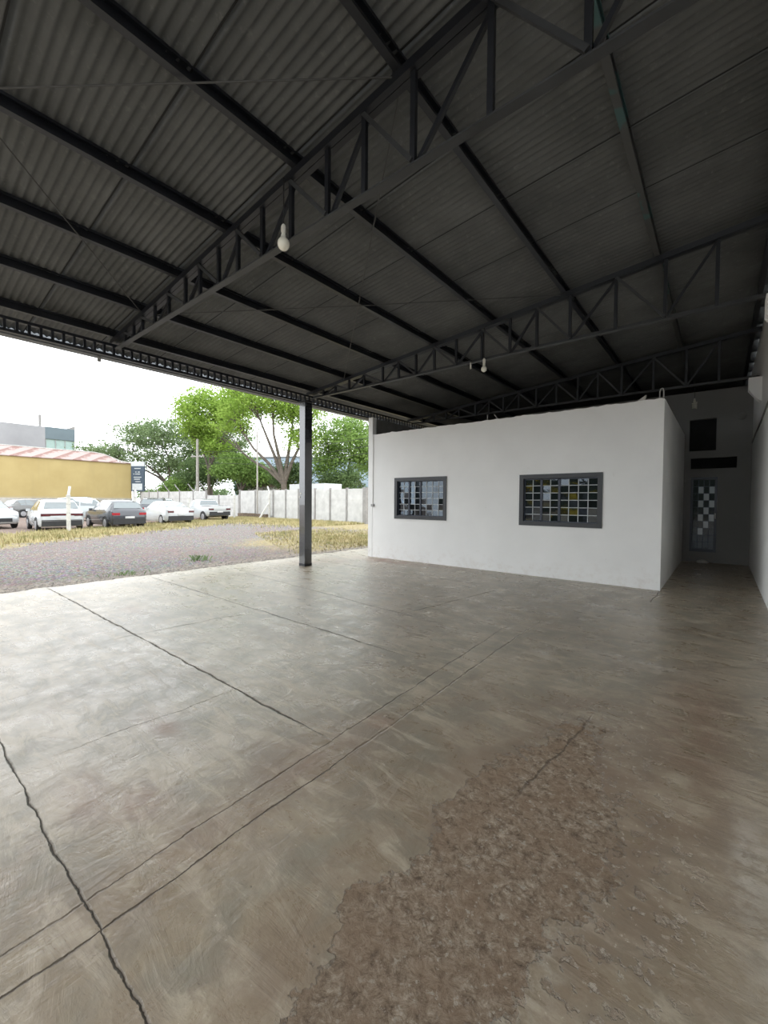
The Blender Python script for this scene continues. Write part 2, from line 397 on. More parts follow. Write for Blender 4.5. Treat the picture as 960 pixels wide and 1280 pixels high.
T1 = [-7.2,-6.88,-6.554,-6.132,-5.708,-5.242,-4.878,-4.452,-4.061,-3.618,-3.163,-2.676,-2.253,-1.78,-1.185,-.618,-.1]
T2 = [-7.2,-6.795,-6.372,-5.938,-5.424,-5.015,-4.602,-4.188,-3.729,-3.235,-2.741,-2.306,-1.816,-1.213,-.637,-.105]
ZB = 3.93
def truss(y, X, top_first, label):
    r = empty('roof_truss', (0, y, 0), 0, label, 'roof truss', 'steel lattice trusses under the roof')
    mb = MB()
    for s in (-1, 1):
        mb.bar((-7.75, s*.028, zr(-7.75)-.035), (XR-.02, s*.028, zr(XR-.02)-.035), .05, .07)
    mb.build('top_chord', M['dark_steel'], r)
    mb = MB()
    mb.bar((-7.6, 0, ZB-.008), (XR-.03, 0, ZB-.008), .072, .014); mb.bar((-7.6, .03, ZB+.02), (XR-.03, .03, ZB+.02), .02, .05)
    mb.build('bottom_chord', M['chord_steel'], r)
    for i, x in enumerate(X):
        MB().bar((x, -.01, ZB), (x, -.01, zr(x)-.04), .042, .034).build('vertical_web', M['dark_steel'], r)
    for i in range(len(X)-1):
        a, b = X[i], X[i+1]; down = (i % 2 == 0) == top_first
        p, q = ((a, -.03, zr(a)-.06), (b, -.03, ZB+.015)) if down else ((a, .03, ZB+.015), (b, .03, zr(b)-.06))
        MB().bar(p, q, .03, .034).build('diagonal_web', M['chord_steel'] if down else M['dark_steel'], r)
    for x in PX[1:7]:
        MB().box(x-.05, x-.03, -.05, .05, zr(x)-.005, zr(x)+.10).build('purlin_cleat', M['chord_steel'], r)
    return r
truss(TY[0], T1, True, 'nearest dark steel roof truss, with a large white bulb hanging from it')
truss(TY[1], T2, True if (T2.index(-3.235) % 2 == 0) else False, 'second steel roof truss, running from the charcoal column to the white side wall')
truss(TY[2], T2, True if (T2.index(-3.235) % 2 == 0) else False, 'shadowed steel roof truss above the white office block')

# bracing rods between the trusses
def rzp(x): return zr(x)-.02
for a, b, lab in (((-6.5, -1.6), (-1.95, 2.45), 'thin bracing rod crossing the nearest roof bay upward to the right'),
                  ((-1.95, -1.6), (-6.5, 2.45), 'thin bracing rod crossing the nearest roof bay down to the eave'),
                  ((-6.5, 2.55), (-1.95, 6.55), 'thin level-looking bracing rod across the middle roof bay'),
                  ((-1.95, 2.55), (-6.5, 6.55), 'faint upright-looking bracing rod across the middle roof bay')):
    mb = MB().tube([(a[0], a[1], rzp(a[0])), ((a[0]+b[0])/2, (a[1]+b[1])/2, rzp((a[0]+b[0])/2)-.015), (b[0], b[1], rzp(b[0]))], .007, 6)
    tag(mb.build('bracing_rod', M['rod']), lab, 'rod', 'bracing rods under the roof')

# eave lattice beam
r = empty('eave_lattice_beam', (-7.62, 0, 0), 0, 'dark ladder-like lattice beam along the open eave', 'beam')
for nm, z in (('top_chord', 3.958), ('bottom_chord', 3.795)):
    MB().box(-.035, .035, YF, 13.4, z-.02, z+.02).build(nm, M['dark_steel'], r)
y = 1.02
while y < 13.3:
    MB().box(-.02, .02, y-.016, y+.016, 3.81, 3.945).build('lattice_post', M['dark_steel'], r); y += .131
# gutter at the eave edge
r = empty('eave_gutter', (XE, 0, 0), 0, 'grey sheet-metal gutter along the outer edge of the open eave', 'gutter')
MB().prism([(-.10, 4.2), (-.10, 4.0), (.06, 4.0), (.06, 4.09), (.052, 4.09), (.052, 4.008), (-.092, 4.008), (-.092, 4.2)], 'y', YF, YB).build('trough', M['gutter'], r)
MB().lathe([(.03, 3.93), (.034, 3.95), (.028, 3.96), (.028, 4.001)], (-.02, 2.54, 0), 12).build('outlet', M['pale_steel'], r)

# charcoal column
r = empty('steel_column', (-7.46, 6.3, 0), 0, 'glossy charcoal square column standing at the open edge of the floor', 'column')
r['kind'] = 'thing'
MB().box(-.1, .09, -.11, .10, 0, 3.775).build('shaft', M['column'], r)
MB().box(-.16, .14, -.13, .13, 3.745, 3.775).build('cap_plate', M['dark_steel'], r)
MB().box(-.104, .094, -.114, .104, 0, .06).build('base_band', M['dark_steel'], r)
tag(MB().box(-.075, -.03, -.118, -.110, 1.645, 1.685).build('sticker', M['socket'], r), 'small white sticker')
tag(MB().box(-.10, -.065, -.118, -.110, 1.57, 1.61).build('sticker', M['socket'], r), 'small white sticker')

# ------------------------------------------------------------------ walls
# office front with two window openings
WIN = ((-6.57, -5.03, 1.06, 2.105), (-3.28, -1.716, 1.03, 2.072))
def office_front():
    mb = MB(); y0, y1 = YW, YW+.15
    xs = [-7.42, WIN[0][0], WIN[0][1], WIN[1][0], WIN[1][1], XC]
    for i in (0, 2, 4): mb.box(xs[i], xs[i+1], y0, y1, 0, 2.3)
    for w in WIN:
        mb.box(w[0], w[1], y0, y1, 0, w[2]); mb.box(w[0], w[1], y0, y1, w[3], 2.3)
    n = 90; top = []
    for i in range(n+1):
        x = -7.42+(XC+7.42)*i/n; top.append((x, 3.295+random.uniform(-.008, .008)+(.012 if random.random() < .06 else 0)))
    mb.prism([(-7.42, 2.3)]+[(XC, 2.3)]+top[::-1], 'y', y0, y1)
    return mb
struct('wall_front', office_front(), M['white'], 'white office block front wall with two barred windows')
struct('wall_corridor', MB().box(XC-.15, XC, YW+.15, YBK, 0, 3.3), M['white'], 'white side wall of the office block facing the narrow passage')
mb = MB().box(-7.48, -7.335, YW-.006, YW+.15, 0, 3.76)
struct('trim_1', mb, M['white'], 'narrow white pilaster at the outer end of the office front', 'pilaster')
struct('wall_left', MB().box(-7.48, -7.40, YW+.15, 13.4, 0, 3.765).box(-7.48, -7.40, 13.4, YB, 0, zr(-7.44)+.1), M['grey_wall'], 'raw grey outer side wall rising above the office block, with an added unseen far stretch')  # second box is unseen, added to stop light leaking in behind the passage
struct('ceiling_office', MB().box(-7.40, XC-.15, YW+.15, YBK, 3.14, 3.26), M['grey_wall'], 'office block ceiling slab', 'ceiling')
# passage end wall with openings
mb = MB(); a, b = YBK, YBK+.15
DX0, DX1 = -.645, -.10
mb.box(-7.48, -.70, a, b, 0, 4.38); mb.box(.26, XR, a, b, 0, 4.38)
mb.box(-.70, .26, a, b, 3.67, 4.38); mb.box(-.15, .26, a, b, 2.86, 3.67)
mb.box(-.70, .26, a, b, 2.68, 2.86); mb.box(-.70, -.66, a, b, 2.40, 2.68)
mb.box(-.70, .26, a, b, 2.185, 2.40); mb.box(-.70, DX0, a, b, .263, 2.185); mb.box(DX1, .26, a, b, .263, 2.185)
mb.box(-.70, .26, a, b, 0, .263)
struct('wall_back', mb, M['white_shaded'], 'dim white end wall of the narrow passage')
mb = MB().box(XR, XR+.18, YF-.6, YB, 0, 4.99)
struct('wall_right', mb, M['white'], 'tall white side wall along the passage')
M['end_shade'] = mat('shade_darkened_plaster', (.06, .06, .058), .9, .2, 3)  # darkness of the unlit space behind the passage put into the colour
struct('wall_end', MB().box(-7.40, XR, YB-.15, YB, 0, 4.98), M['end_shade'], 'far end wall behind the passage, coloured dark to look unlit')

def corbel(y, lab):
    r = empty('concrete_corbel', (XR, y, 0), 0, lab, 'corbel', 'corbels on the white side wall')
    MB().prism([(0, 3.915), (-.195, 3.915), (-.195, 3.69), (-.05, 3.48), (0, 3.45)], 'y', -.11, .11).build('bracket_block', M['white'], r)
    MB().box(-.18, -.02, -.06, .06, 3.914, 3.921).build('bearing_plate', M['chord_steel'], r)
corbel(TY[1], 'white corbel on the side wall carrying the truss in front of the office')
corbel(TY[2], 'white corbel high in the passage beside the dim end wall')

# windows
def barred_window(n, w, label):
    x0, x1, z0, z1 = w; y = YW; f = .085
    r = empty('window_%d' % n, (0, y, 0)); tag(r, label, 'window', kind='structure')
    mb = MB()
    for a, b, c, d in ((x0, x1, z1-f, z1), (x0, x1, z0, z0+f), (x0, x0+f, z0+f, z1-f), (x1-f, x1, z0+f, z1-f)): mb.box(a, b, -.022, .12, c, d)
    mb.build('window_frame', M['win_frame'], r)
    ix0, ix1, iz0, iz1 = x0+f, x1-f, z0+f, z1-f
    cw = (ix1-ix0)/8; rh = (iz1-iz0)/6
    mb = MB()
    for k in (2, 4):
        mb.box(ix0+k*cw-.022, ix0+k*cw+.022, .035, .085, iz0, iz1)
    mb.box(ix0, ix0+.02, .035, .085, iz0, iz1); mb.box(ix0+.02, ix1-.0, .035, .085, iz1-.022, iz1); mb.box(ix0+.02, ix1, .035, .085, iz0, iz0+.018)
    mb.build('window_mullion', M['win_mull'], r)
    mb = MB()
    for k in (1, 3, 5, 6, 7): mb.box(ix0+k*cw-.007, ix0+k*cw+.007, .05, .072, iz0+.018, iz1-.022)
    for j in range(1, 6): mb.box(ix0+.02, ix1, .052, .070, iz0+j*rh-.007, iz0+j*rh+.007)
    mb.build('glazing_bars', M['win_bar'], r)
    mb = MB(); rr = random.Random(n*11)
    for k in range(8):
        for j in range(6):
            cx, cz = ix0+(k+.5)*cw, iz0+(j+.5)*rh; ax, az = rr.gauss(0, .022), rr.gauss(0, .022)
            vs = []
            for dy in (0, .004):
                for i, q in ((-1,-1), (1,-1), (1,1), (-1,1)):
                    vs.append((cx+i*cw*.49, .061+dy+math.tan(ax)*i*cw*.49+math.tan(az)*q*rh*.49, cz+q*rh*.49))
            mb.add(vs, [(3,2,1,0),(4,5,6,7),(0,1,5,4),(1,2,6,5),(2,3,7,6),(3,0,4,7)])
    mb.build('window_glass', M['glass'], r)
barred_window(1, WIN[0], 'smaller-looking barred office window nearest the charcoal column')
barred_window(2, WIN[1], 'barred office window nearest the narrow passage')
# passage door
r = empty('door_1', ((DX0+DX1)/2, YBK, .263)); tag(r, 'dark steel passage door with pale and dark glass squares', 'door', kind='structure')
hw = (DX1-DX0)/2; mb = MB()
mb.box(-hw, -hw+.05, .02, .12, 0, 1.922); mb.box(hw-.05, hw, .02, .12, 0, 1.922); mb.box(-hw+.05, hw-.05, .02, .12, 1.86, 1.922); mb.box(-hw+.05, hw-.05, .02, .12, 0, .08)
mb.build('door_frame', M['win_mull'], r)
cols, rows = 4, 10; cw = (2*hw-.1)/cols; rh = 1.78/rows
mb = MB()
for k in range(1, cols): mb.box(-hw+.05+k*cw-.006, -hw+.05+k*cw+.006, .05, .08, .08, 1.86)
for j in range(1, rows): mb.box(-hw+.05, hw-.05, .052, .078, .08+j*rh-.006, .08+j*rh+.006)
mb.build('glazing_bars', M['win_mull'], r)
bright = {(1,8),(3,8),(2,7),(1,6),(3,6),(2,5),(3,4),(1,4),(2,3),(1,2)}
for nm, m, sel in (('pale_panes', 'glass_pale', True), ('dark_panes', 'glass_dark', False)):
    mb = MB()
    for k in range(cols):
        for j in range(rows):
            if ((k, j) in bright) == sel: mb.box(-hw+.05+k*cw+.004, -hw+.05+(k+1)*cw-.004, .062, .068, .08+j*rh+.004, .08+(j+1)*rh-.004)
    mb.build(nm, M[m], r)
MB().box(hw-.045, hw-.015, -.0, .02, .86, 1.0).build('door_handle', M['pale_steel'], r)
# doorstep lump, conduits, wall cable
mb = MB(); mb.lathe([(.001, 0), (.10, .004), (.13, .03), (.11, .06), (.05, .085), (.001, .09)], (0,0,0), 9)
o = mb.build('stone', M['concrete'], smooth=True); o.location = (-.36, 13.2, 0); o.scale = (1, .7, 1)
tag(o, 'small pale stone on the dark passage floor below the door', 'stone')

r = empty('electrical_conduit', (-7.31, YW, 0), 0, 'thin white conduit ending in a small box at the outer end of the office front', 'conduit')
MB().tube([(0, -.012, 1.43), (0, -.012, 3.29)], .011, 8).build('pipe', M['white'], r)
MB().box(-.035, .055, -.05, 0, 1.36, 1.43).build('junction_box', M['pale_steel'], r)
mb = MB()
def arch(x, z, h, w): return [(x-w, YW+.08, z), (x-w, YW+.08, z+h*.7), (x-w*.6, YW+.08, z+h*.95), (x, YW+.08, z+h), (x+w*.6, YW+.08, z+h*.95), (x+w, YW+.08, z+h*.7), (x+w, YW+.08, z+h*.2)]
tag(MB().tube(arch(-.845, 3.28, .2, .028), .011, 8).build('pipe_stub', M['pale_steel']), 'bent pale pipe stub on the office wall top at its passage corner', 'pipe', 'stubs on top of the office wall')
tag(MB().tube([(-4.06, YW+.08, 3.28), (-4.06, YW+.08, 3.43)], .012, 8).build('pipe_stub', M['pale_steel']), 'short upright pale stub on the office wall top', 'pipe', 'stubs on top of the office wall')
tag(MB().tube([(-3.80, YW+.08, 3.28), (-3.90, YW+.08, 3.42)], .014, 8).build('pipe_stub', M['pale_steel']), 'short slanting pale stub on the office wall top beside an upright one', 'pipe', 'stubs on top of the office wall')
tag(MB().prism([(-1.24, 3.28), (-1.09, 3.28), (-1.07, 3.40), (-1.13, 3.36)], 'y', YW+.05, YW+.12).build('mortar_chunk', M['concrete']), 'jagged chunk of dried mortar on the office wall top', 'mortar')
pts = [(XR-.012, 6.0, 3.05), (XR-.012, 9.0, 3.10), (XR-.012, 10.5, 3.03), (XR-.012, 12.0, 3.02), (XR-.012, 13.35, 2.97)]
tag(MB().tube(pts, .014, 8).build('wall_cable', M['wire_pale']), 'grey cable sagging along the white side wall of the passage', 'cable')
tag(MB().lathe([(.09, 0), (.09, -.03), (.06, -.05), (.001, -.052)], (.33, YBK, 3.66), 16, 'y').build('wall_plate', M['white_shaded'], smooth=True), 'dim round cover plate high on the passage end wall', 'cover plate')

# bulbs
def bulb(loc, zt, label, r=.056, drop=0, spin=False):
    e = empty('hanging_bulb', loc, 0, label, 'light bulb', 'bare bulbs under the roof')
    prof = [(.018, .11), (.02, .09)]
    for k in range(11):
        a = PI*(.18+.82*k/10); prof.append((max(.001, r*math.sin(a)), r*math.cos(a)*1.08))
    if spin:
        mb = MB(); pts = []
        for k in range(61):
            a = k/60*2*PI*4; q = k/60; pts.append((.045*math.cos(a), .045*math.sin(a), .07-.15*q))
        mb.tube(pts, .016, 8); mb.tube([(0,0,.12), (0,0,.05)], .03, 10); mb.build('spiral_lamp', M['bulb'], e, True)
    else: MB().lathe(prof, n=20).build('bulb_globe', M['bulb'], e, True, 60)
    MB().lathe([(.02, .10), (.023, .105), (.023, .155), (.017, .17), (.008, .18)], n=14).build('lamp_holder', M['socket'], e, True)
    if zt > .2: MB().tube([(0, 0, .17), (0, 0, zt)], .006, 6).build('cord', M['wire'], e)
    return e
bulb((-3.19, 2.42, 3.868), .60, 'large white bulb hanging under the nearest roof truss')
bulb((-3.17, 6.54, 3.75), .72, 'white bulb hanging on a cord from the second roof truss', .048)
bulb((-.60, 13.2, 4.0), .62, 'white spiral lamp hanging high at the passage end', spin=True)
e = empty('empty_lampholder', (-3.425, 6.55, 3.82), 0, 'thin white lampholder without a bulb, beside the smaller hanging bulb', 'lampholder')
MB().lathe([(.012, -.02), (.014, 0), (.014, .08), (.01, .095)], n=12).build('holder_tube', M['socket'], e, True)
MB().tube([(0,0,.09), (0,.03,.14)], .006, 6).build('bracket', M['wire'], e)

# ------------------------------------------------------------------ street fence: leaning-top posts and the slab wall
def fence_post(x, y, h, lab, arm=.42, rz=0.35):
    r = empty('fence_post', (x, y, -.05), rz, lab, 'fence post', 'white concrete posts in front of the parked cars')
    MB().prism([(-.065, -.06), (.065, -.06), (.055, .06), (-.055, .06)], 'z', 0, h).build('post_shaft', M['concrete_w'], r)
    MB().bar((0, 0, h-.04), (-arm*.55, .25, h+arm*.75), .09, .09).build('leaning_arm', M['concrete_w'], r)
    for z in (.5, .9, 1.3, 1.7): MB().lathe([(.075, -.01), (.078, 0), (.075, .01)], (0,0,z), 8).build('tie_wire', M['pale_steel'], r)
    return r
M['concrete_w'] = mat('whitewashed_concrete', (.55, .54, .50), .85, .15, 4)
fence_post(-23.61, 5.71, 1.75, 'white post with a leaning top in front of the white hatchback', .5)
fence_post(-24.67, 8.92, 1.68, 'white post with a leaning top between the dark car and the white sedan', .5)
fence_post(-27.62, 13.26, 1.7, 'white post with a leaning top in front of the white pickup')
fence_post(-31.33, 18.84, 2.0, 'white post with a leaning top between the pickup and the braced post')
r = fence_post(-29.4, 20.9, 2.25, 'tall braced post with a leaning top at the pale slab wall', .65)
MB().bar((-.35, -.95, .03), (-.02, -.05, 1.35), .10, .10).build('brace', M['concrete_w'], r)
# fence wires through the posts
wp = [(-22.3, 1.0), (-23.61, 5.71), (-24.67, 8.92), (-27.62, 13.26), (-31.33, 18.84)]
for h, lab in ((.5, 'lowest'), (.9, 'second'), (1.3, 'third'), (1.6, 'top')):
    tag(MB().tube([(x, y, h) for x, y in wp], .0045, 5).build('fence_wire', M['pale_steel']), lab+' thin wire strung along the white posts before the cars', 'wire', 'wires on the post fence')

def slab_wall(X, top, ylab, label, arms=False, skip=()):
    r = empty('slab_fence', (0, 21.3, -.05), 0, label, 'concrete fence', 'precast slab fences at the back of the lot')
    for a, b in zip(X[:-1], X[1:]):
        mb = MB(); n = max(3, int(round(top/.42))); h = top/n
        for k in range(n): mb.box(a+.05, b-.05, -.025+.006*(k % 2), .025, k*h, (k+1)*h-.03)
        mb.box(a+.05, b-.05, -.012, .02, 0, top-.02)
        mb.build('slab_panel', M['slab'], r)
    for x in X:
        MB().box(x-.075, x+.075, -.07, .07, 0, top+.06).build('slab_post', M['slab_post'], r)
        if arms: MB().bar((x, 0, top), (x-.5, -.35, top+.75), .08, .08).build('leaning_arm', M['slab_post'], r)
M['slab'] = mat('whitewashed_slabs', (.52, .515, .50), .85, .14, 2)
M['slab_post'] = mat('grey_slab_posts', (.27, .26, .25), .85, .15, 4)
slab_wall([-57.0, -54.4, -51.92, -49.05, -46.4, -43.3, -40.62], 2.5, 0, 'long whitish slab fence with leaning arms beside the yellow building', True)
slab_wall([-40.45, -38.14, -35.43, -34.6], 2.05, 0, 'low whitish slab fence section behind the white pickup')
slab_wall([-34.45, -32.0, -29.38, -27.7, -26.08, -24.13, -22.46, -20.76, -19.12], 2.45, 0, 'tall whitish slab fence section seen on both sides of the charcoal column')
tag(MB().box(-19.03, -18.75, 21.1, 21.5, -.05, 2.45).build('block_pier', M['pier']) if 'pier' in M else MB().box(-19.03, -18.75, 21.1, 21.5, -.05, 2.45).build('block_pier', M['slab_post']), 'rough dark block pier ending the slab fence beside the office', 'pier')
t = NT('brown_block'); t.set(col=t.ramp(t.noise(5, 5), [(.3, (.1, .075, .055)), (.7, (.2, .15, .11))]), rough=.95); M['brown'] = t.m
mb = MB()
for k in range(12): mb.box(-33.9+k*.36, -33.56+k*.36, 20.7, 21.05, -.05, .33+.05*random.random())
tag(mb.build('low_brick_kerb', M['brown']), 'low brown brick edging at the foot of the slab fence', 'kerb', kind='thing')

# ------------------------------------------------------------------ vehicles
M['tyre'] = mat('tyre_rubber', (.02, .02, .02), .8)
M['hub'] = mat('alloy_hub', (.4, .4, .42), .35, metal=.5)
M['car_glass'] = mat('car_window_glass', (.10, .125, .13), .08, .05, spec=1.0, coat=1)
M['plastic'] = mat('black_bumper_plastic', (.025, .026, .028), .6)
M['tail'] = mat('red_tail_lamp', (.35, .02, .03), .2, coat=.6)
M['tail_dark'] = mat('smoked_tail_lamp', (.09, .02, .025), .2, coat=.6)
M['head'] = mat('clear_headlamp', (.55, .57, .58), .1, coat=.6)
M['plate'] = mat('number_plate', (.5, .5, .5), .5)
PAINT = {'white': (.52, .54, .55), 'dark': (.045, .048, .058), 'silver': (.42, .46, .47), 'grey': (.14, .14, .135)}
PM = {k: mat('car_paint_'+k, v, .22, .03, 2, coat=.7) for k, v in PAINT.items()}
# stations: x, z bottom, half width, belt z, top z, half width at top   (x = 0 is the tail)
SHAPES = {
 'hatchback': [(0,.42,.74,.84,.86,.70),(.07,.30,.83,.93,.96,.74),(.16,.25,.87,.96,1.02,.75),(.52,.22,.88,.96,1.41,.60),(1.0,.20,.88,.96,1.49,.62),(1.9,.20,.88,.95,1.50,.63),(2.4,.20,.88,.94,1.42,.62),(3.1,.20,.88,.93,.98,.74),(3.75,.22,.86,.84,.87,.70),(4.02,.28,.79,.70,.74,.66),(4.1,.36,.70,.58,.60,.6)],
 'sedan': [(0,.44,.74,.86,.88,.70),(.07,.30,.83,.95,.99,.74),(.2,.25,.87,.97,1.03,.75),(.62,.22,.88,.97,1.06,.74),(1.25,.20,.88,.96,1.40,.60),(1.9,.20,.88,.95,1.46,.62),(2.5,.20,.88,.94,1.42,.62),(3.35,.20,.88,.93,.97,.74),(4.1,.22,.86,.84,.86,.70),(4.42,.28,.79,.70,.74,.66),(4.5,.36,.70,.58,.60,.6)],
 'suv': [(0,.46,.78,.95,.98,.74),(.06,.34,.87,1.03,1.07,.78),(.15,.28,.9,1.06,1.12,.79),(.45,.24,.92,1.06,1.58,.66),(1.0,.22,.92,1.06,1.66,.67),(2.1,.22,.92,1.04,1.66,.67),(2.6,.22,.92,1.02,1.56,.66),(3.3,.22,.92,1.0,1.06,.78),(4.0,.24,.9,.95,.97,.75),(4.3,.32,.82,.78,.82,.7),(4.38,.4,.74,.64,.66,.64)],
 'pickup': [(0,.52,.80,1.0,1.05,.80),(.05,.46,.86,1.02,1.08,.84),(.2,.40,.88,1.04,1.10,.84),(1.45,.28,.89,1.04,1.10,.84),(1.52,.26,.89,1.04,1.12,.80),(1.72,.25,.89,1.02,1.52,.64),(2.1,.25,.89,1.0,1.60,.66),(2.75,.25,.89,.99,1.54,.66),(3.45,.25,.89,.98,1.03,.76),(4.1,.26,.87,.93,.96,.74),(4.4,.34,.80,.78,.82,.7),(4.48,.42,.72,.64,.66,.64)],
}
GL = {'hatchback': (2, 3, 6), 'sedan': (3, 4, 6), 'suv': (2, 3, 6), 'pickup': (4, 5, 7)}   # rear glass from, roof from, roof to
def ring(s):
    x, zb, w, zt, top, wt = s
    h = [(w*.9, zb), (w*.985, zb+.12), (w, (zb+zt)/2), (w*.985, zt), (wt+.025, top-.05), (wt-.03, top-.002), (wt*.5, top+.028)]
    return [(x, y, z) for y, z in h]+[(x, -y, z) for y, z in h[::-1]]
def car(kind, paint, loc, rz, label, tail='tail', group='cars parked behind the post fence', band=False):
    st = SHAPES[kind]; L = st[-1][0]; r = empty('pickup_truck' if kind == 'pickup' else 'car', (loc[0], loc[1], -.05), rz, label, 'pickup' if kind == 'pickup' else 'car', group)
    off = L/2
    V = []; F = []
    for s in st: V += [(x-off, y, z) for x, y, z in ring(s)]
    n = 14
    for i in range(len(st)-1):
        for k in range(n): F.append((i*n+k, i*n+(k+1) % n, (i+1)*n+(k+1) % n, (i+1)*n+k))
    F.append(tuple(range(n))); F.append(tuple((len(st)-1)*n+k for k in range(n))[::-1])
    MB().add(V, F).build('body', PM[paint], r, True, 40)
    def P(i, j, u, v, side):
        """u along station i..j, v from belt to top"""
        a, b = st[i], st[j]; q = [a[k]+(b[k]-a[k])*u for k in range(6)]
        y = q[2]*.985+(q[5]-q[2]*.985)*v; z = q[3]+(q[4]-q[3])*v
        return Vector((q[0]-off, side*(y+.012), z+.004))
    ra, rb, rc = GL[kind]
    for sd in (-1, 1):
        a0, a1 = P(rb, rb, 0, .10, sd), P(rb, rb, 0, .9, sd); m0, m1 = P(rb+1, rb+1, 0, .08, sd), P(rb+1, rb+1, 0, .9, sd)
        c0, c1 = P(rc, rc, 0, .08, sd), P(rc, rc, 0, .86, sd)
        mid0, mid1 = P(rb+1, rc, .42, .08, sd), P(rb+1, rc, .42, .9, sd)
        a0.x += .12
        if kind != 'pickup': MB().quad(a0, m0, m1, a1).build('quarter_window', M['car_glass'], r)
        q0 = m0.lerp(mid0, .06); q1 = m1.lerp(mid1, .06); MB().quad(q0, mid0, mid1, q1).build('rear_side_window', M['car_glass'], r)
        e0 = mid0.lerp(c0, .08); e1 = mid1.lerp(c1, .08); f0 = P(rc, rc+1, .62, .3, sd); f0.z = c0.z+.0
        MB().add([e0, c0, f0, c1, e1], [(0,1,2,3,4)]).build('front_side_window', M['car_glass'], r)
    def top_glass(i, j, u0, u1, nm):
        a, b = st[i], st[j]; q = []
        nrm = Vector((-(b[4]-a[4]), 0, b[0]-a[0])).normalized()
        if nrm.z < 0: nrm = -nrm
        for u in (u0, u1):
            x = a[0]+(b[0]-a[0])*u-off; z = a[4]+(b[4]-a[4])*u+.02; w = (a[5]+(b[5]-a[5])*u)*.92
            q.append((Vector((x, w, z))+nrm*.012, Vector((x, -w, z))+nrm*.012))
        MB().quad(q[0][0], q[0][1], q[1][1], q[1][0]).build(nm, M['car_glass'], r)
    top_glass(ra, rb, .12, .9, 'rear_window'); top_glass(rc, rc+1, .06, .9, 'windshield')
    R = .315 if kind in ('hatchback', 'sedan') else .345
    wheels = (.78, L-.86)
    for wx in wheels:
        for sd in (-1, 1):
            y = sd*(st[3][2]+.004); cx = wx-off
            w = MB().lathe([(R*.72, -.09), (R*.97, -.08), (R, -.04), (R, .04), (R*.97, .08), (R*.72, .09)], (cx, y-sd*.075, R), 20, 'y').build('wheel', M['tyre'], r, True)
            mb = MB(); mb.lathe([(R*.66, -.006), (R*.62, .006), (R*.2, .01), (.001, .012)] if sd > 0 else [(R*.66, .006), (R*.62, -.006), (R*.2, -.01), (.001, -.012)], (cx, y+sd*.018, R), 14, 'y'); mb.build('hub_cap', M['hub'], w)
            mb = MB(); a = [PI*k/12 for k in range(13)]
            mb.prism([(cx+math.cos(q)*(R+.06), R+math.sin(q)*(R+.06)) for q in a]+[(cx+math.cos(q)*(R+.005), R+math.sin(q)*(R+.005)) for q in a[::-1]], 'y', min(y-sd*.05, y+sd*.012), max(y-sd*.05, y+sd*.012)); mb.build('wheel_arch', M['plastic'] if kind != 'sedan' else PM[paint], r)
    zb = st[1][1]; w = st[1][2]; bz = st[1][3]
    # tail end
    MB().box(-off-.03, -off+.12, -w*.93, w*.93, zb-.02, zb+.26).build('rear_bumper', M['plastic'], r)
    for sd in (-1, 1):
        a, b = sorted((sd*w*.55, sd*w*.965)); MB().box(-off-.012, -off+.16, a, b, bz-.19, bz-.07).build('tail_lamp', M[tail], r)
        a, b = sorted((sd*w*.5, sd*w*.9)); MB().box(off-.2, off-.03, a, b, .60, .73).build('headlamp', M['head'], r)
        a, b = sorted((sd*(w+.02), sd*(w+.17))); x = st[rc][0]+.25-off; MB().box(x, x+.1, a, b, .93, 1.06).build('wing_mirror', PM[paint], r)
    if band: MB().box(-off-.006, -off+.14, -w*.56, w*.56, bz-.17, bz-.07).build('light_bar', M['tail_dark'], r)
    MB().box(-off-.04, -off+.02, -.22, .22, bz-.36, bz-.25).build('number_plate', M['plate'], r)
    MB().box(off-.14, off+.012, -w*.6, w*.6, .36, .55).build('front_grille', M['plastic'], r)
    if kind == 'pickup':
        MB().box(.25-off, 1.4-off, -.78, .78, 1.125, 1.14).build('bed_cover', M['plastic'], r)
        MB().box(-off-.008, -off+.03, -.6, .6, .82, .84).build('tailgate_line', M['plastic'], r)
    if kind in ('suv',):
        for sd in (-1, 1): MB().bar((.9-off, sd*.6, 1.71), (2.3-off, sd*.6, 1.71), .03, .03).build('roof_rail', M['plastic'], r)
    return r
car('hatchback', 'white', (-26.3, 5.75), PI-.06, 'white hatchback seen from behind, with a post in front of its tail', 'tail_dark', band=True)
car('hatchback', 'dark', (-25.95, 8.35), PI+.02, 'dark blue-grey hatchback with red tail lamps between two white posts')
car('sedan', 'white', (-28.3, 12.0), PI+.02, 'white sedan seen from behind, next to the white pickup', 'tail_dark')
car('pickup', 'white', (-30.6, 15.9), PI+.0, 'white pickup with dark bed and bumper, nearest the slab fence', 'tail_dark')
car('sedan', 'white', (-30.4, 3.7), .12, 'white car facing the camera, nose towards the fence, left of the white hatchback')
car('hatchback', 'grey', (-45.5, 8.6), 1.9, 'dark grey car parked far back against the yellow building')
car('suv', 'silver', (-35.9, 9.9), 1.25, 'pale silver car parked side-on behind the white hatchback')
car('hatchback', 'white', (-39.5, 13.4), 1.3, 'white car roof showing behind the dark hatchback')
car('suv', 'dark', (-34.6, 14.0), PI-.5, 'dark car partly hidden behind the white sedan')
car('suv', 'white', (-42.3, 17.9), PI-.4, 'white car with pale roof far behind the white sedan')

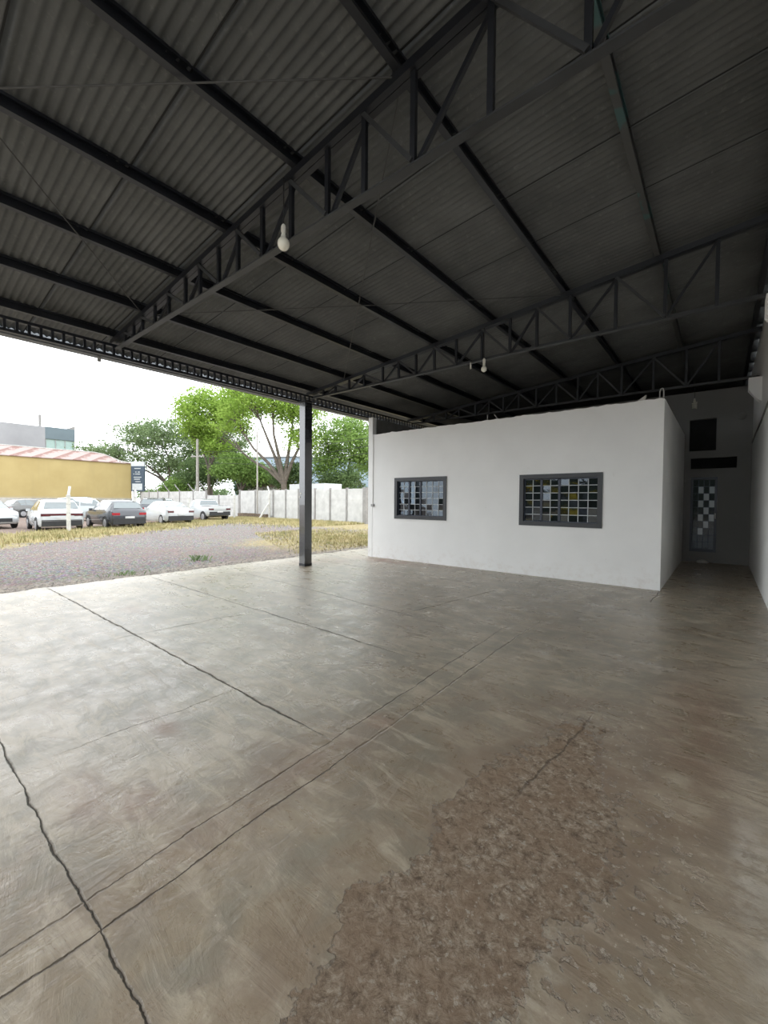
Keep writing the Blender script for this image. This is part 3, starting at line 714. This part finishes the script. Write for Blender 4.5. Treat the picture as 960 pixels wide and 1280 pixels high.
# ------------------------------------------------------------------ buildings
def yellow_building():
    r = empty('yellow_warehouse', (-58, 0, -.05), 0, 'long yellow warehouse with a faded red striped roof', 'building')
    t = NT('yellow_render'); n = t.noise(.5, 5); st = t.noise(1.2, 5, vec=t.mapping((1, 1.2, .12)))
    c = t.ramp(n, [(.3, (.42, .325, .145)), (.7, (.48, .38, .18))]); c = t.mix(t.mapr(st, .5, .7, 0, .35), c, (.39, .31, .15)); t.set(col=c, rough=.85, spec=.2)
    MB().box(-10, 0, -8, 20.62, 1.68, 6.05).build('wall', t.m, r)
    MB().box(-10.02, .05, -8, 20.64, 0, 1.68).build('plinth', M['plinth'], r)
    t = NT('faded_red_sheet'); x, y, z = t.sep()
    wv = t.math('FRACT', t.math('ADD', t.math('MULTIPLY', y, .55), t.math('MULTIPLY', x, .45)))
    m = t.mapr(t.math('ADD', wv, t.math('MULTIPLY', t.math('SUBTRACT', t.noise(1.3, 7, .75), .5), 2.0)), .22, .5)
    t.set(col=t.mix(m, (.22, .125, .105), (.36, .275, .255)), rough=.8)
    # hipped end: slope rises away from the wall, rounded down at the far end
    ys = [-8, 17.5, 18.6, 19.4, 20.1, 20.75]; hh = [1.35, 1.3, 1.15, .85, .45, .02]
    V = []; F = []
    for y, h in zip(ys, hh):
        V += [(.15, y, 6.03), (.15, y, 6.10), (-3.2, y, 6.10+h), (-5, y, 6.10+h*1.1), (-10.2, y, 6.1), (-10.2, y, 6.03)]
    for i in range(5):
        for k in range(6): F.append((i*6+k, i*6+(k+1) % 6, (i+1)*6+(k+1) % 6, (i+1)*6+k))
    F += [tuple(range(6)), tuple(range(35, 29, -1))]
    MB().add(V, F).build('roof', t.m, r)
    mb = MB(); mb.tube([(-3.2, -8, 7.47), (-3.2, 17.5, 7.43), (-3.2, 18.6, 7.28), (-3.2, 19.4, 6.98), (-2.4, 20.1, 6.52), (.1, 20.75, 6.12)], .07, 6)
    mb.build('ridge_capping', M['concrete'], r)
M['plinth'] = mat('dirty_white_plinth', (.42, .40, .36), .9, .25, 1.5)
yellow_building()
def grey_building():
    r = empty('office_block', (-80, 0, -.05), 0, 'grey and blue-grey flat office block rising behind the yellow warehouse', 'building')
    MB().box(-14, 0, -14, 16.55, 0, 12.5).build('grey_wall', mat('pale_grey_panels', (.30, .30, .31), .7, .1, .4), r)
    mb = MB(); mb.box(-12, -.02, 16.55, 20.3, 0, 8.9); mb.box(-12, -.02, 16.55, 20.3, 10.75, 12.55)
    mb.build('blue_grey_wall', mat('blue_grey_panels', (.13, .17, .19), .6, .08, .6), r)
    MB().box(-12, -.25, 16.6, 20.25, 8.9, 10.75).build('window_band', mat('pale_green_glass', (.38, .50, .47), .15, .15, .8), r)
    mb = MB()
    for k in range(4): mb.box(-.24, -.1, 16.6+k*1.2, 16.68+k*1.2, 8.9, 10.75)
    mb.build('window_posts', M['pale_steel'], r)
    MB().prism([(19.2, 12.55), (20.3, 12.55), (20.3, 13.1)], 'x', -1, -.05).build('parapet_fin', M['slab_post'], r)
    MB().lathe([(.17, 12.4), (.17, 14.3), (.14, 14.35)], (-.6, 16.05, 0), 10).build('chimney_pipe', M['slab_post'], r)
grey_building()
def warehouse():
    r = empty('blue_warehouse', (-88, 66, -.05), 0, 'big hazy pale blue warehouse seen between the tree trunks', 'building')
    m1 = mat('pale_blue_sheet', (.27, .35, .42), .6, .08, .3)
    mb = MB(); mb.prism([(-22, 0), (34, 0), (34, 9.6), (6, 12.4), (-22, 13.8)], 'y', 0, 24); mb.build('wall', m1, r)
    MB().bar((-22.5, 12, 13.9), (6, 12, 12.5), 25, .2).build('roof_sheet', M['pale_steel'], r); MB().bar((6, 12, 12.5), (34.5, 12, 9.7), 25, .2).build('roof_sheet', M['pale_steel'], r)
warehouse()
r = empty('shed', (-43.8, 31.5, -.05), 0, 'small shed with a dull brown pitched roof behind the slab fence', 'shed')
MB().box(-3, 3, -1.5, 1.5, 0, 3.2).build('wall', M['plinth'], r)
MB().prism([(-3.3, 3.2), (3.3, 3.2), (0, 3.85)], 'y', -1.8, 1.8).build('roof', M['brown'], r)
r = empty('added_mirrored_shop', (-6, -26, -.05), 0, 'unseen low dark green shop with a yellow fascia band, added for the office windows to mirror', 'building')  # building behind the camera, added to give the windows something to reflect
MB().box(-17, 14, -8, 0, 0, 5.2).build('wall', mat('added_shop_dark_green', (.06, .075, .06), .8, .5, .8), r)
MB().box(-9.2, -5.4, 0, .25, 2.2, 2.95).build('fascia', mat('yellow_fascia', (.62, .46, .05), .5), r)
for k in range(5): MB().box(-15+k*5, -12.6+k*5, 0, .06, .3, 2.0).build('shutter', mat('grey_shutter', (.16, .17, .18), .5), r)
# box truck behind the slab fence
r = empty('box_truck', (-28.2, 24.6, -.05), 0, 'white box truck showing only its roof above the slab fence behind the column', 'truck')
MB().box(-2.0, 2.6, -1.0, 1.0, .9, 3.02).build('cargo_box', PM['white'], r)
MB().prism([(2.7, .5), (4.3, .5), (4.3, 1.4), (3.9, 2.3), (2.7, 2.35)], 'y', -.95, .95).build('cab', PM['white'], r)
for x in (-1.0, 3.4):
    for sd in (-1, 1): MB().lathe([(.3, -.12), (.42, -.1), (.42, .1), (.3, .12)], (x, sd*.85, .42), 16, 'y').build('wheel', M['tyre'], r, True)
# totem sign
r = empty('totem_sign', (-57.0, 21.0, -.05), .62, 'dark blue totem sign with a white head panel at the corner of the yellow warehouse', 'sign')
navy = mat('navy_sign_face', (.045, .07, .10), .5); wht = mat('white_sign_face', (.52, .55, .56), .5)
MB().box(-.85, .85, -.12, .12, 2.6, 5.75).build('sign_box', navy, r)
MB().box(-.85, .85, -.125, .125, 5.75, 6.3).build('head_panel', wht, r)
MB().box(-.7, .6, -.135, -.118, 2.75, 3.55).build('lower_panel', wht, r)
mb = MB()
for x0, x1, z in ((-.4, .4, 5.45), (-.3, -.1, 5.0), (.05, .3, 5.0), (-.55, -.4, 4.75), (-.3, .35, 4.75), (-.5, .5, 4.35), (-.45, .3, 4.1), (-.3, .4, 3.8)): mb.box(x0, x1, -.135, -.118, z-.045, z+.045)
mb.build('sign_print', wht, r)
for x in (-.6, .6): MB().box(x-.06, x+.06, -.06, .06, 0, 2.6).build('leg', M['slab_post'], r)
# utility poles
def pole(x, y, h, rad, label, arm):
    r = empty('utility_pole', (x, y, -.05), .3, label, 'utility pole', 'poles at the slab fence')
    MB().tube([(0,0,0), (0,0,h)], [rad, rad*.7], 10).build('pole_shaft', M['pole'], r, True)
    if arm:
        MB().bar((-1.0, 0, h-2.0), (1.0, 0, h-2.0), .1, .12).build('cross_arm', M['pole'], r)
        for k in (-.8, 0, .8): MB().lathe([(.05, 0), (.06, .08), (.03, .16)], (k, 0, h-1.94), 8).build('insulator', M['concrete'], r)
M['pole'] = mat('weathered_pole', (.33, .31, .28), .85, .15, 3)
pole(-47.2, 23.7, 8.6, .20, 'stout pale utility pole rising into the bright green tree', True)
pole(-31.3, 21.0, 7.5, .075, 'thin grey pole standing against the slab fence left of the column', False)
for k, z in enumerate((6.7, 6.1, 5.6)):
    pts = [(-47.2+(15.9+12)*i/12, 23.7-(2.7-6)*i/12, z+.3*math.cos(i/12*2*PI)-.1*k) for i in range(13)]
    tag(MB().tube(pts, .02, 5).build('overhead_cable', M['wire']), ('upper', 'middle', 'lower')[k]+' dark overhead cable running past the trees', 'cable', 'overhead cables')

# ------------------------------------------------------------------ trees
def leaf_mat(name, a, b):
    t = NT(name); n = t.noise(1.6, 4); N = t.t.nodes
    c = t.ramp(n, [(.35, a), (.65, b)])
    df = N.new('ShaderNodeBsdfDiffuse'); tl = N.new('ShaderNodeBsdfTranslucent'); ms = N.new('ShaderNodeMixShader'); ms.inputs[0].default_value = .42
    t.link(c, df.inputs[0]); t.link(c, tl.inputs[0]); t.link(df.outputs[0], ms.inputs[1]); t.link(tl.outputs[0], ms.inputs[2]); t.link(ms.outputs[0], t.out.inputs['Surface']); return t.m
LM = {'dull': leaf_mat('dull_green_leaves', (.14, .20, .10), (.25, .33, .16)), 'bright': leaf_mat('fresh_green_leaves', (.22, .34, .06), (.36, .50, .12)),
      'mid': leaf_mat('mid_green_leaves', (.17, .27, .08), (.30, .43, .13)), 'dark': leaf_mat('dark_green_leaves', (.10, .155, .07), (.17, .24, .10))}
M['bark'] = mat('grey_brown_bark', (.12, .10, .08), .9, .3, 4)
def tree(base, stems, blobs, leaf, label, size=.3, cat='tree', trunk_r=.22, group='trees beyond the slab fence', name='tree'):
    """stems: end points of the main limbs; blobs: (centre, radii, number of clumps, leaves per clump, clump sigma)"""
    r = empty(name, (base[0], base[1], -.05), 0, label, cat, group)
    B = Vector((base[0], base[1], 0)); tips = []
    mb = MB(); rr = random.Random(hash(label) % 1000 if False else len(label)*37+int(abs(base[0])*10))
    fork = Vector((0, 0, base[2]))
    mb.tube([(0,0,0), (.05, 0, base[2]*.5), fork], [trunk_r*1.25, trunk_r, trunk_r*.9], 8)
    for sx, sy, sz in stems:
        e = Vector((sx, sy, sz))-B; mid = fork.lerp(e, .5)+Vector((rr.uniform(-.5,.5), rr.uniform(-.5,.5), rr.uniform(0,.8)))
        mb.tube([fork-Vector((0,0,.1)), fork.lerp(mid, .5)+Vector((0,0,.25)), mid, e], [trunk_r*.7, trunk_r*.52, trunk_r*.36, trunk_r*.14], 7); tips.append((mid, e))
    LV = []; LF = []
    for (c, rad, k, m, sg) in blobs:
        c = Vector(c)-B
        for i in range(int(k*1.45)):
            while True:
                u = Vector((rr.uniform(-1,1), rr.uniform(-1,1), rr.uniform(-1,1)))
                if .25 < u.length < 1: break
            cc = c+Vector((u.x*rad[0], u.y*rad[1], u.z*rad[2]))
            if tips and i % 3 == 0:
                a, e = min(tips, key=lambda q: (q[1]-cc).length); s0 = a.lerp(e, rr.uniform(.3, 1))
                md = s0.lerp(cc, .5)+Vector((0, 0, rr.uniform(.1, .5)))
                mb.tube([s0, md, cc], [trunk_r*.18, trunk_r*.12, trunk_r*.05], 5)
            P = np.array(cc)+rng.normal(0, 1, (m, 3))*np.array([sg, sg, sg*.55])
            A = rng.normal(0, 1, (m, 3)); A[:, 2] *= .5; A /= np.linalg.norm(A, axis=1)[:, None]
            D = rng.normal(0, 1, (m, 3)); D -= (D*A).sum(1)[:, None]*A; D /= np.linalg.norm(D, axis=1)[:, None]
            sz = size*rng.uniform(.6, 1.3, (m, 1))
            b0 = len(LV)
            q = np.stack([P-A*sz*.5, P+D*sz*.32, P+A*sz*.5, P-D*sz*.32], 1).reshape(-1, 3)
            LV += q.tolist(); LF += [(b0+4*j, b0+4*j+1, b0+4*j+2, b0+4*j+3) for j in range(m)]
    mb.build('trunk', M['bark'], r, True)
    f = MB(); f.v = LV; f.f = LF
    me = bpy.data.meshes.new('foliage'); me.from_pydata(LV, [], LF); me.materials.append(LM[leaf]); o = bpy.data.objects.new('foliage', me); C.objects.link(o); o.parent = r
    return r
# wide flat-topped dull trees left
tree((-64, 28, 3.6), [(-70,24,9), (-66,27,11.5), (-61,31,10.5), (-58,33,8.5), (-72,23,8)], [((-66,27,11.2), (6.5,5,2.2), 80, 62, .75), ((-73,22.2,8.6), (4.5,3.5,1.3), 38, 55, .6), ((-60,31.5,9.5), (3.5,3.5,2.5), 45, 60, .7), ((-66,27,7.6), (6,5,1.6), 46, 48, .75)], 'dull', 'wide flat-topped dull green tree behind the yellow warehouse', .34, trunk_r=.3)
tree((-60.5, 32.5, 3.4), [(-63,31,8), (-58,35,9), (-56,36,11)], [((-57.5,34,10.5), (3.2,3,3.2), 55, 62, .7), ((-60,32.5,6.8), (4,4,1.8), 42, 55, .7)], 'dull', 'dull green tree standing between the flat-topped tree and the bright green tree', .34, trunk_r=.26)
tree((-70.5, 34, 3.0), [(-74,31,6.5), (-67,36,7)], [((-70,34,6.4), (7,5,2.2), 60, 55, .8)], 'dark', 'dark low tree behind the totem sign', .36)
# bright green
tree((-48.2, 25.6, 5.2), [(-50.2,24,10), (-47.5,26,12.5), (-45.5,27.5,11.5), (-46,27,9)], [((-48.6,25.2,11.8), (3.0,3,3.0), 95, 75, .55), ((-45.6,27.5,12.6), (2.6,2.5,2.0), 46, 70, .5), ((-47.5,26,8.2), (1.8,2,1.2), 22, 55, .5)], 'bright', 'fresh bright green tree around the stout utility pole', .30, trunk_r=.2)
tree((-44.6, 27.6, 2.6), [(-46,26.5,5), (-43,28.5,5.8), (-42,29,5)], [((-44.8,27.2,5.4), (3.0,2.4,1.7), 60, 66, .5), ((-42.3,28.6,4.6), (1.6,1.6,1.3), 24, 60, .45)], 'mid', 'low mid-green tree under the bright one, left of the thin pole', .28)
tree((-52.5, 27.5, 2.6), [(-55,26,5), (-50,28.5,5)], [((-52.5,27,5.2), (4.2,2.6,1.8), 58, 58, .6)], 'dark', 'dark green low tree between the dull and bright trees', .32)
tree((-56, 25.5, 1.0), [(-58,25,2.6), (-54,26,2.8)], [((-56,25.4,3.0), (3.6,1.4,1.3), 50, 62, .45)], 'mid', 'leafy bush behind the slab fence right of the totem sign', .26, cat='bush')
tree((-47.5, 31, 1.6), [(-49,31,4), (-45,31.5,4)], [((-46.5,31,3.8), (5,1.6,1.7), 70, 62, .5)], 'dark', 'dark bush row behind the bright green tree', .28, cat='bush')
# big many-stemmed tree by the column
tree((-36.0, 27.4, 3.4), [(-41,24.5,10.5), (-39,25.5,12.3), (-37,26.5,12.8), (-35,28,12.5), (-33.5,29,10.5), (-41.5,24.2,8)], [((-38.6,25.8,12.4), (4.0,3.2,1.6), 74, 64, .55), ((-34.8,28.2,11.4), (3.4,3,1.8), 66, 66, .55), ((-41.2,24.4,10.0), (2.4,2,1.3), 26, 48, .5), ((-34.2,28.6,8.2), (1.8,2,1.7), 26, 60, .5)], 'bright', 'big tree with many leaning bare stems left of the charcoal column', .26, trunk_r=.34)
tree((-37.4, 29.6, 1.6), [(-38.5,29,4), (-36,30,4.5)], [((-37.2,29.4,4.2), (2.6,1.8,1.9), 58, 64, .45)], 'dark', 'dark bush at the foot of the many-stemmed tree', .24, cat='bush')
tree((-32.3, 32.8, 2.8), [(-34,32,7), (-32,33.2,9), (-30.3,34.5,7)], [((-32.4,32.8,8.2), (3.2,3,2.8), 100, 70, .5), ((-30.2,34.6,6.4), (2.0,2,2.0), 44, 66, .5), ((-34.2,31.6,6.0), (1.8,1.8,2.0), 36, 62, .5)], 'mid', 'dense mid-green tree right of the charcoal column', .25, trunk_r=.25)
tree((-31.0, 31.6, 1.2), [(-32.5,31,3.4), (-29.5,33,3.2)], [((-31.4,31.6,3.6), (3.2,1.6,1.4), 62, 62, .42)], 'dark', 'dark bush behind the slab fence beside the office', .24, cat='bush')

def treeline():
    n = 9000; u = rng.uniform(0, 1, n); P = np.stack([-165+u*120, 62+u*8, np.zeros(n)], 1)
    top = 3.6+1.6*np.sin(u*37)+1.1*np.sin(u*91+1); P[:, 2] = top*np.sqrt(rng.uniform(0, 1, n)); P[:, 1] += rng.uniform(-2, 2, n)
    A = rng.normal(0, 1, (n, 3)); D = rng.normal(0, 1, (n, 3)); sz = .8
    A *= sz*.5/np.linalg.norm(A, axis=1)[:, None]; D *= sz*.4/np.linalg.norm(D, axis=1)[:, None]
    V = np.stack([P-A, P+D, P+A, P-D], 1).reshape(-1, 3)
    me = bpy.data.meshes.new('treeline'); me.from_pydata(V.tolist(), [], [(4*j, 4*j+1, 4*j+2, 4*j+3) for j in range(n)]); me.materials.append(LM['dull'])
    o = bpy.data.objects.new('treeline', me); C.objects.link(o); tag(o, 'distant dull green tree line low between the trunks', 'treeline', kind='stuff')
treeline()
# ------------------------------------------------------------------ grass, pebbles
def scatter_grass():
    V = []; F = []
    def blade(x, y, h, w):
        a = random.uniform(0, 2*PI); l = random.uniform(.2, .7)*h; b = len(V)
        V.extend([(x-math.sin(a)*w, y+math.cos(a)*w, -.05), (x+math.sin(a)*w, y-math.cos(a)*w, -.05), (x+math.cos(a)*l, y+math.sin(a)*l, -.05+h)]); F.append((b, b+1, b+2))
    for _ in range(26000):
        y = random.uniform(-3, 20.8); d = min(5.0, max(-1.4, random.gauss(1.1, 1.2)))
        blade(-20.25-.588*y+d, y, random.uniform(.06, .22), .02)
    for _ in range(14000):
        x = random.uniform(-33, -18.8); y = min(21.2, 21.2-abs(random.gauss(0, 2.6)))
        blade(x, y, random.uniform(.05, .22), .02)
    for _ in range(9000):
        x = random.uniform(-17, -9.4); y = random.gauss(12.5, 2.0)
        if y > 7.2+(-x-9)*.5: blade(x, y, random.uniform(.04, .14), .015)
    me = bpy.data.meshes.new('dry_grass'); me.from_pydata(V, [], F)
    t = NT('straw_grass'); t.set(col=t.ramp(t.noise(1.2, 4), [(.35, (.24, .24, .10)), (.5, (.38, .33, .16)), (.65, (.50, .42, .24))]), rough=.9)
    me.materials.append(t.m); o = bpy.data.objects.new('dry_grass', me); C.objects.link(o)
    tag(o, 'straw-coloured dry grass along the post fence and slab fence', 'grass', kind='stuff')
scatter_grass()
def tuft(x, y, n, h, lab):
    mb = MB()
    for _ in range(n):
        a = random.uniform(0, 2*PI); rr = abs(random.gauss(0, .18)); l = random.uniform(.3, .9)*h; px, py = x+rr*math.cos(a), y+rr*math.sin(a); a = random.uniform(0, 2*PI)
        mb.add([(px-.01, py, -.05), (px+.01, py+.006, -.05), (px+math.cos(a)*l*.5+.006, py+math.sin(a)*l*.5, -.05+h*.7), (px+math.cos(a)*l, py+math.sin(a)*l, -.05+h*random.uniform(.7, 1.1))], [(0,1,2), (1,3,2)])
    o = mb.build('grass_tuft', LM['dull']); tag(o, lab, 'grass tuft', 'green tufts by the slab edge')
tuft(-9.45, 3.2, 45, .09, 'small green grass tuft at the slab edge near the gravel')
tuft(-10.4, 5.2, 45, .16, 'pale green grass tuft in the gravel, farther from the slab than the other')
def stones():
    V = []; F = []
    base = [Vector(p).normalized() for p in ((1,0,0),(-1,0,0),(0,1,0),(0,-1,0),(0,0,1),(0,0,-1))]
    fc = [(0,2,4),(2,1,4),(1,3,4),(3,0,4),(2,0,5),(1,2,5),(3,1,5),(0,3,5)]
    for i in range(9000):
        if i < 3500: x = -8.85-abs(random.gauss(0, .35)); y = random.uniform(-1, 12)
        else: x = random.uniform(-19, -9); y = random.uniform(-1, 15)
        s = random.uniform(.008, .03); b = len(V); a = random.uniform(0, PI)
        for p in base:
            q = p*s*random.uniform(.7, 1.3); V.append((x+q.x*math.cos(a)-q.y*math.sin(a), y+q.x*math.sin(a)+q.y*math.cos(a), -.048+q.z*.6))
        F.extend([(b+u, b+v, b+w) for u, v, w in fc])
    me = bpy.data.meshes.new('gravel_stones'); me.from_pydata(V, [], F)
    t = NT('pale_gravel_stone'); t.set(col=t.ramp(t.noise(9, 2), [(.3, (.14, .125, .115)), (.7, (.42, .38, .34))]), rough=.95); me.materials.append(t.m)
    o = bpy.data.objects.new('gravel_stones', me); C.objects.link(o); tag(o, 'loose pale stones scattered over the gravel lot', 'gravel', kind='stuff')
stones()

# ------------------------------------------------------------------ light and camera
w = bpy.data.worlds.new('overcast'); S.world = w; w.use_nodes = True
bg = w.node_tree.nodes['Background']; bg.inputs[0].default_value = (.93, .97, 1, 1); bg.inputs[1].default_value = 2.3
cam = bpy.data.cameras.new('camera'); co = bpy.data.objects.new('camera', cam); C.objects.link(co)
cam.sensor_fit = 'VERTICAL'; cam.sensor_height = 36; cam.lens = 518.764*36/1280; cam.clip_end = 500; cam.clip_start = .05
pi_, ya, ro = (math.radians(a) for a in (-1.457, -39.154, .437))
fw = Vector((math.sin(ya)*math.cos(pi_), math.cos(ya)*math.cos(pi_), math.sin(pi_)))
rt = Vector((math.cos(ya), -math.sin(ya), 0)); up = rt.cross(fw)
r2 = rt*math.cos(ro)+up*math.sin(ro); u2 = -rt*math.sin(ro)+up*math.cos(ro)
co.matrix_world = Matrix(((r2.x, u2.x, -fw.x, 0), (r2.y, u2.y, -fw.y, 0), (r2.z, u2.z, -fw.z, 1.5), (0,0,0,1)))
S.camera = co
S.cycles.max_bounces = 10; S.cycles.diffuse_bounces = 6; S.cycles.transparent_max_bounces = 12
try: S.cycles.use_denoising = True
except Exception: pass
vs = S.view_settings; vs.view_transform = 'Standard'; vs.look = 'None'; vs.gamma = 1; vs.use_curve_mapping = False; vs.exposure = 0.55
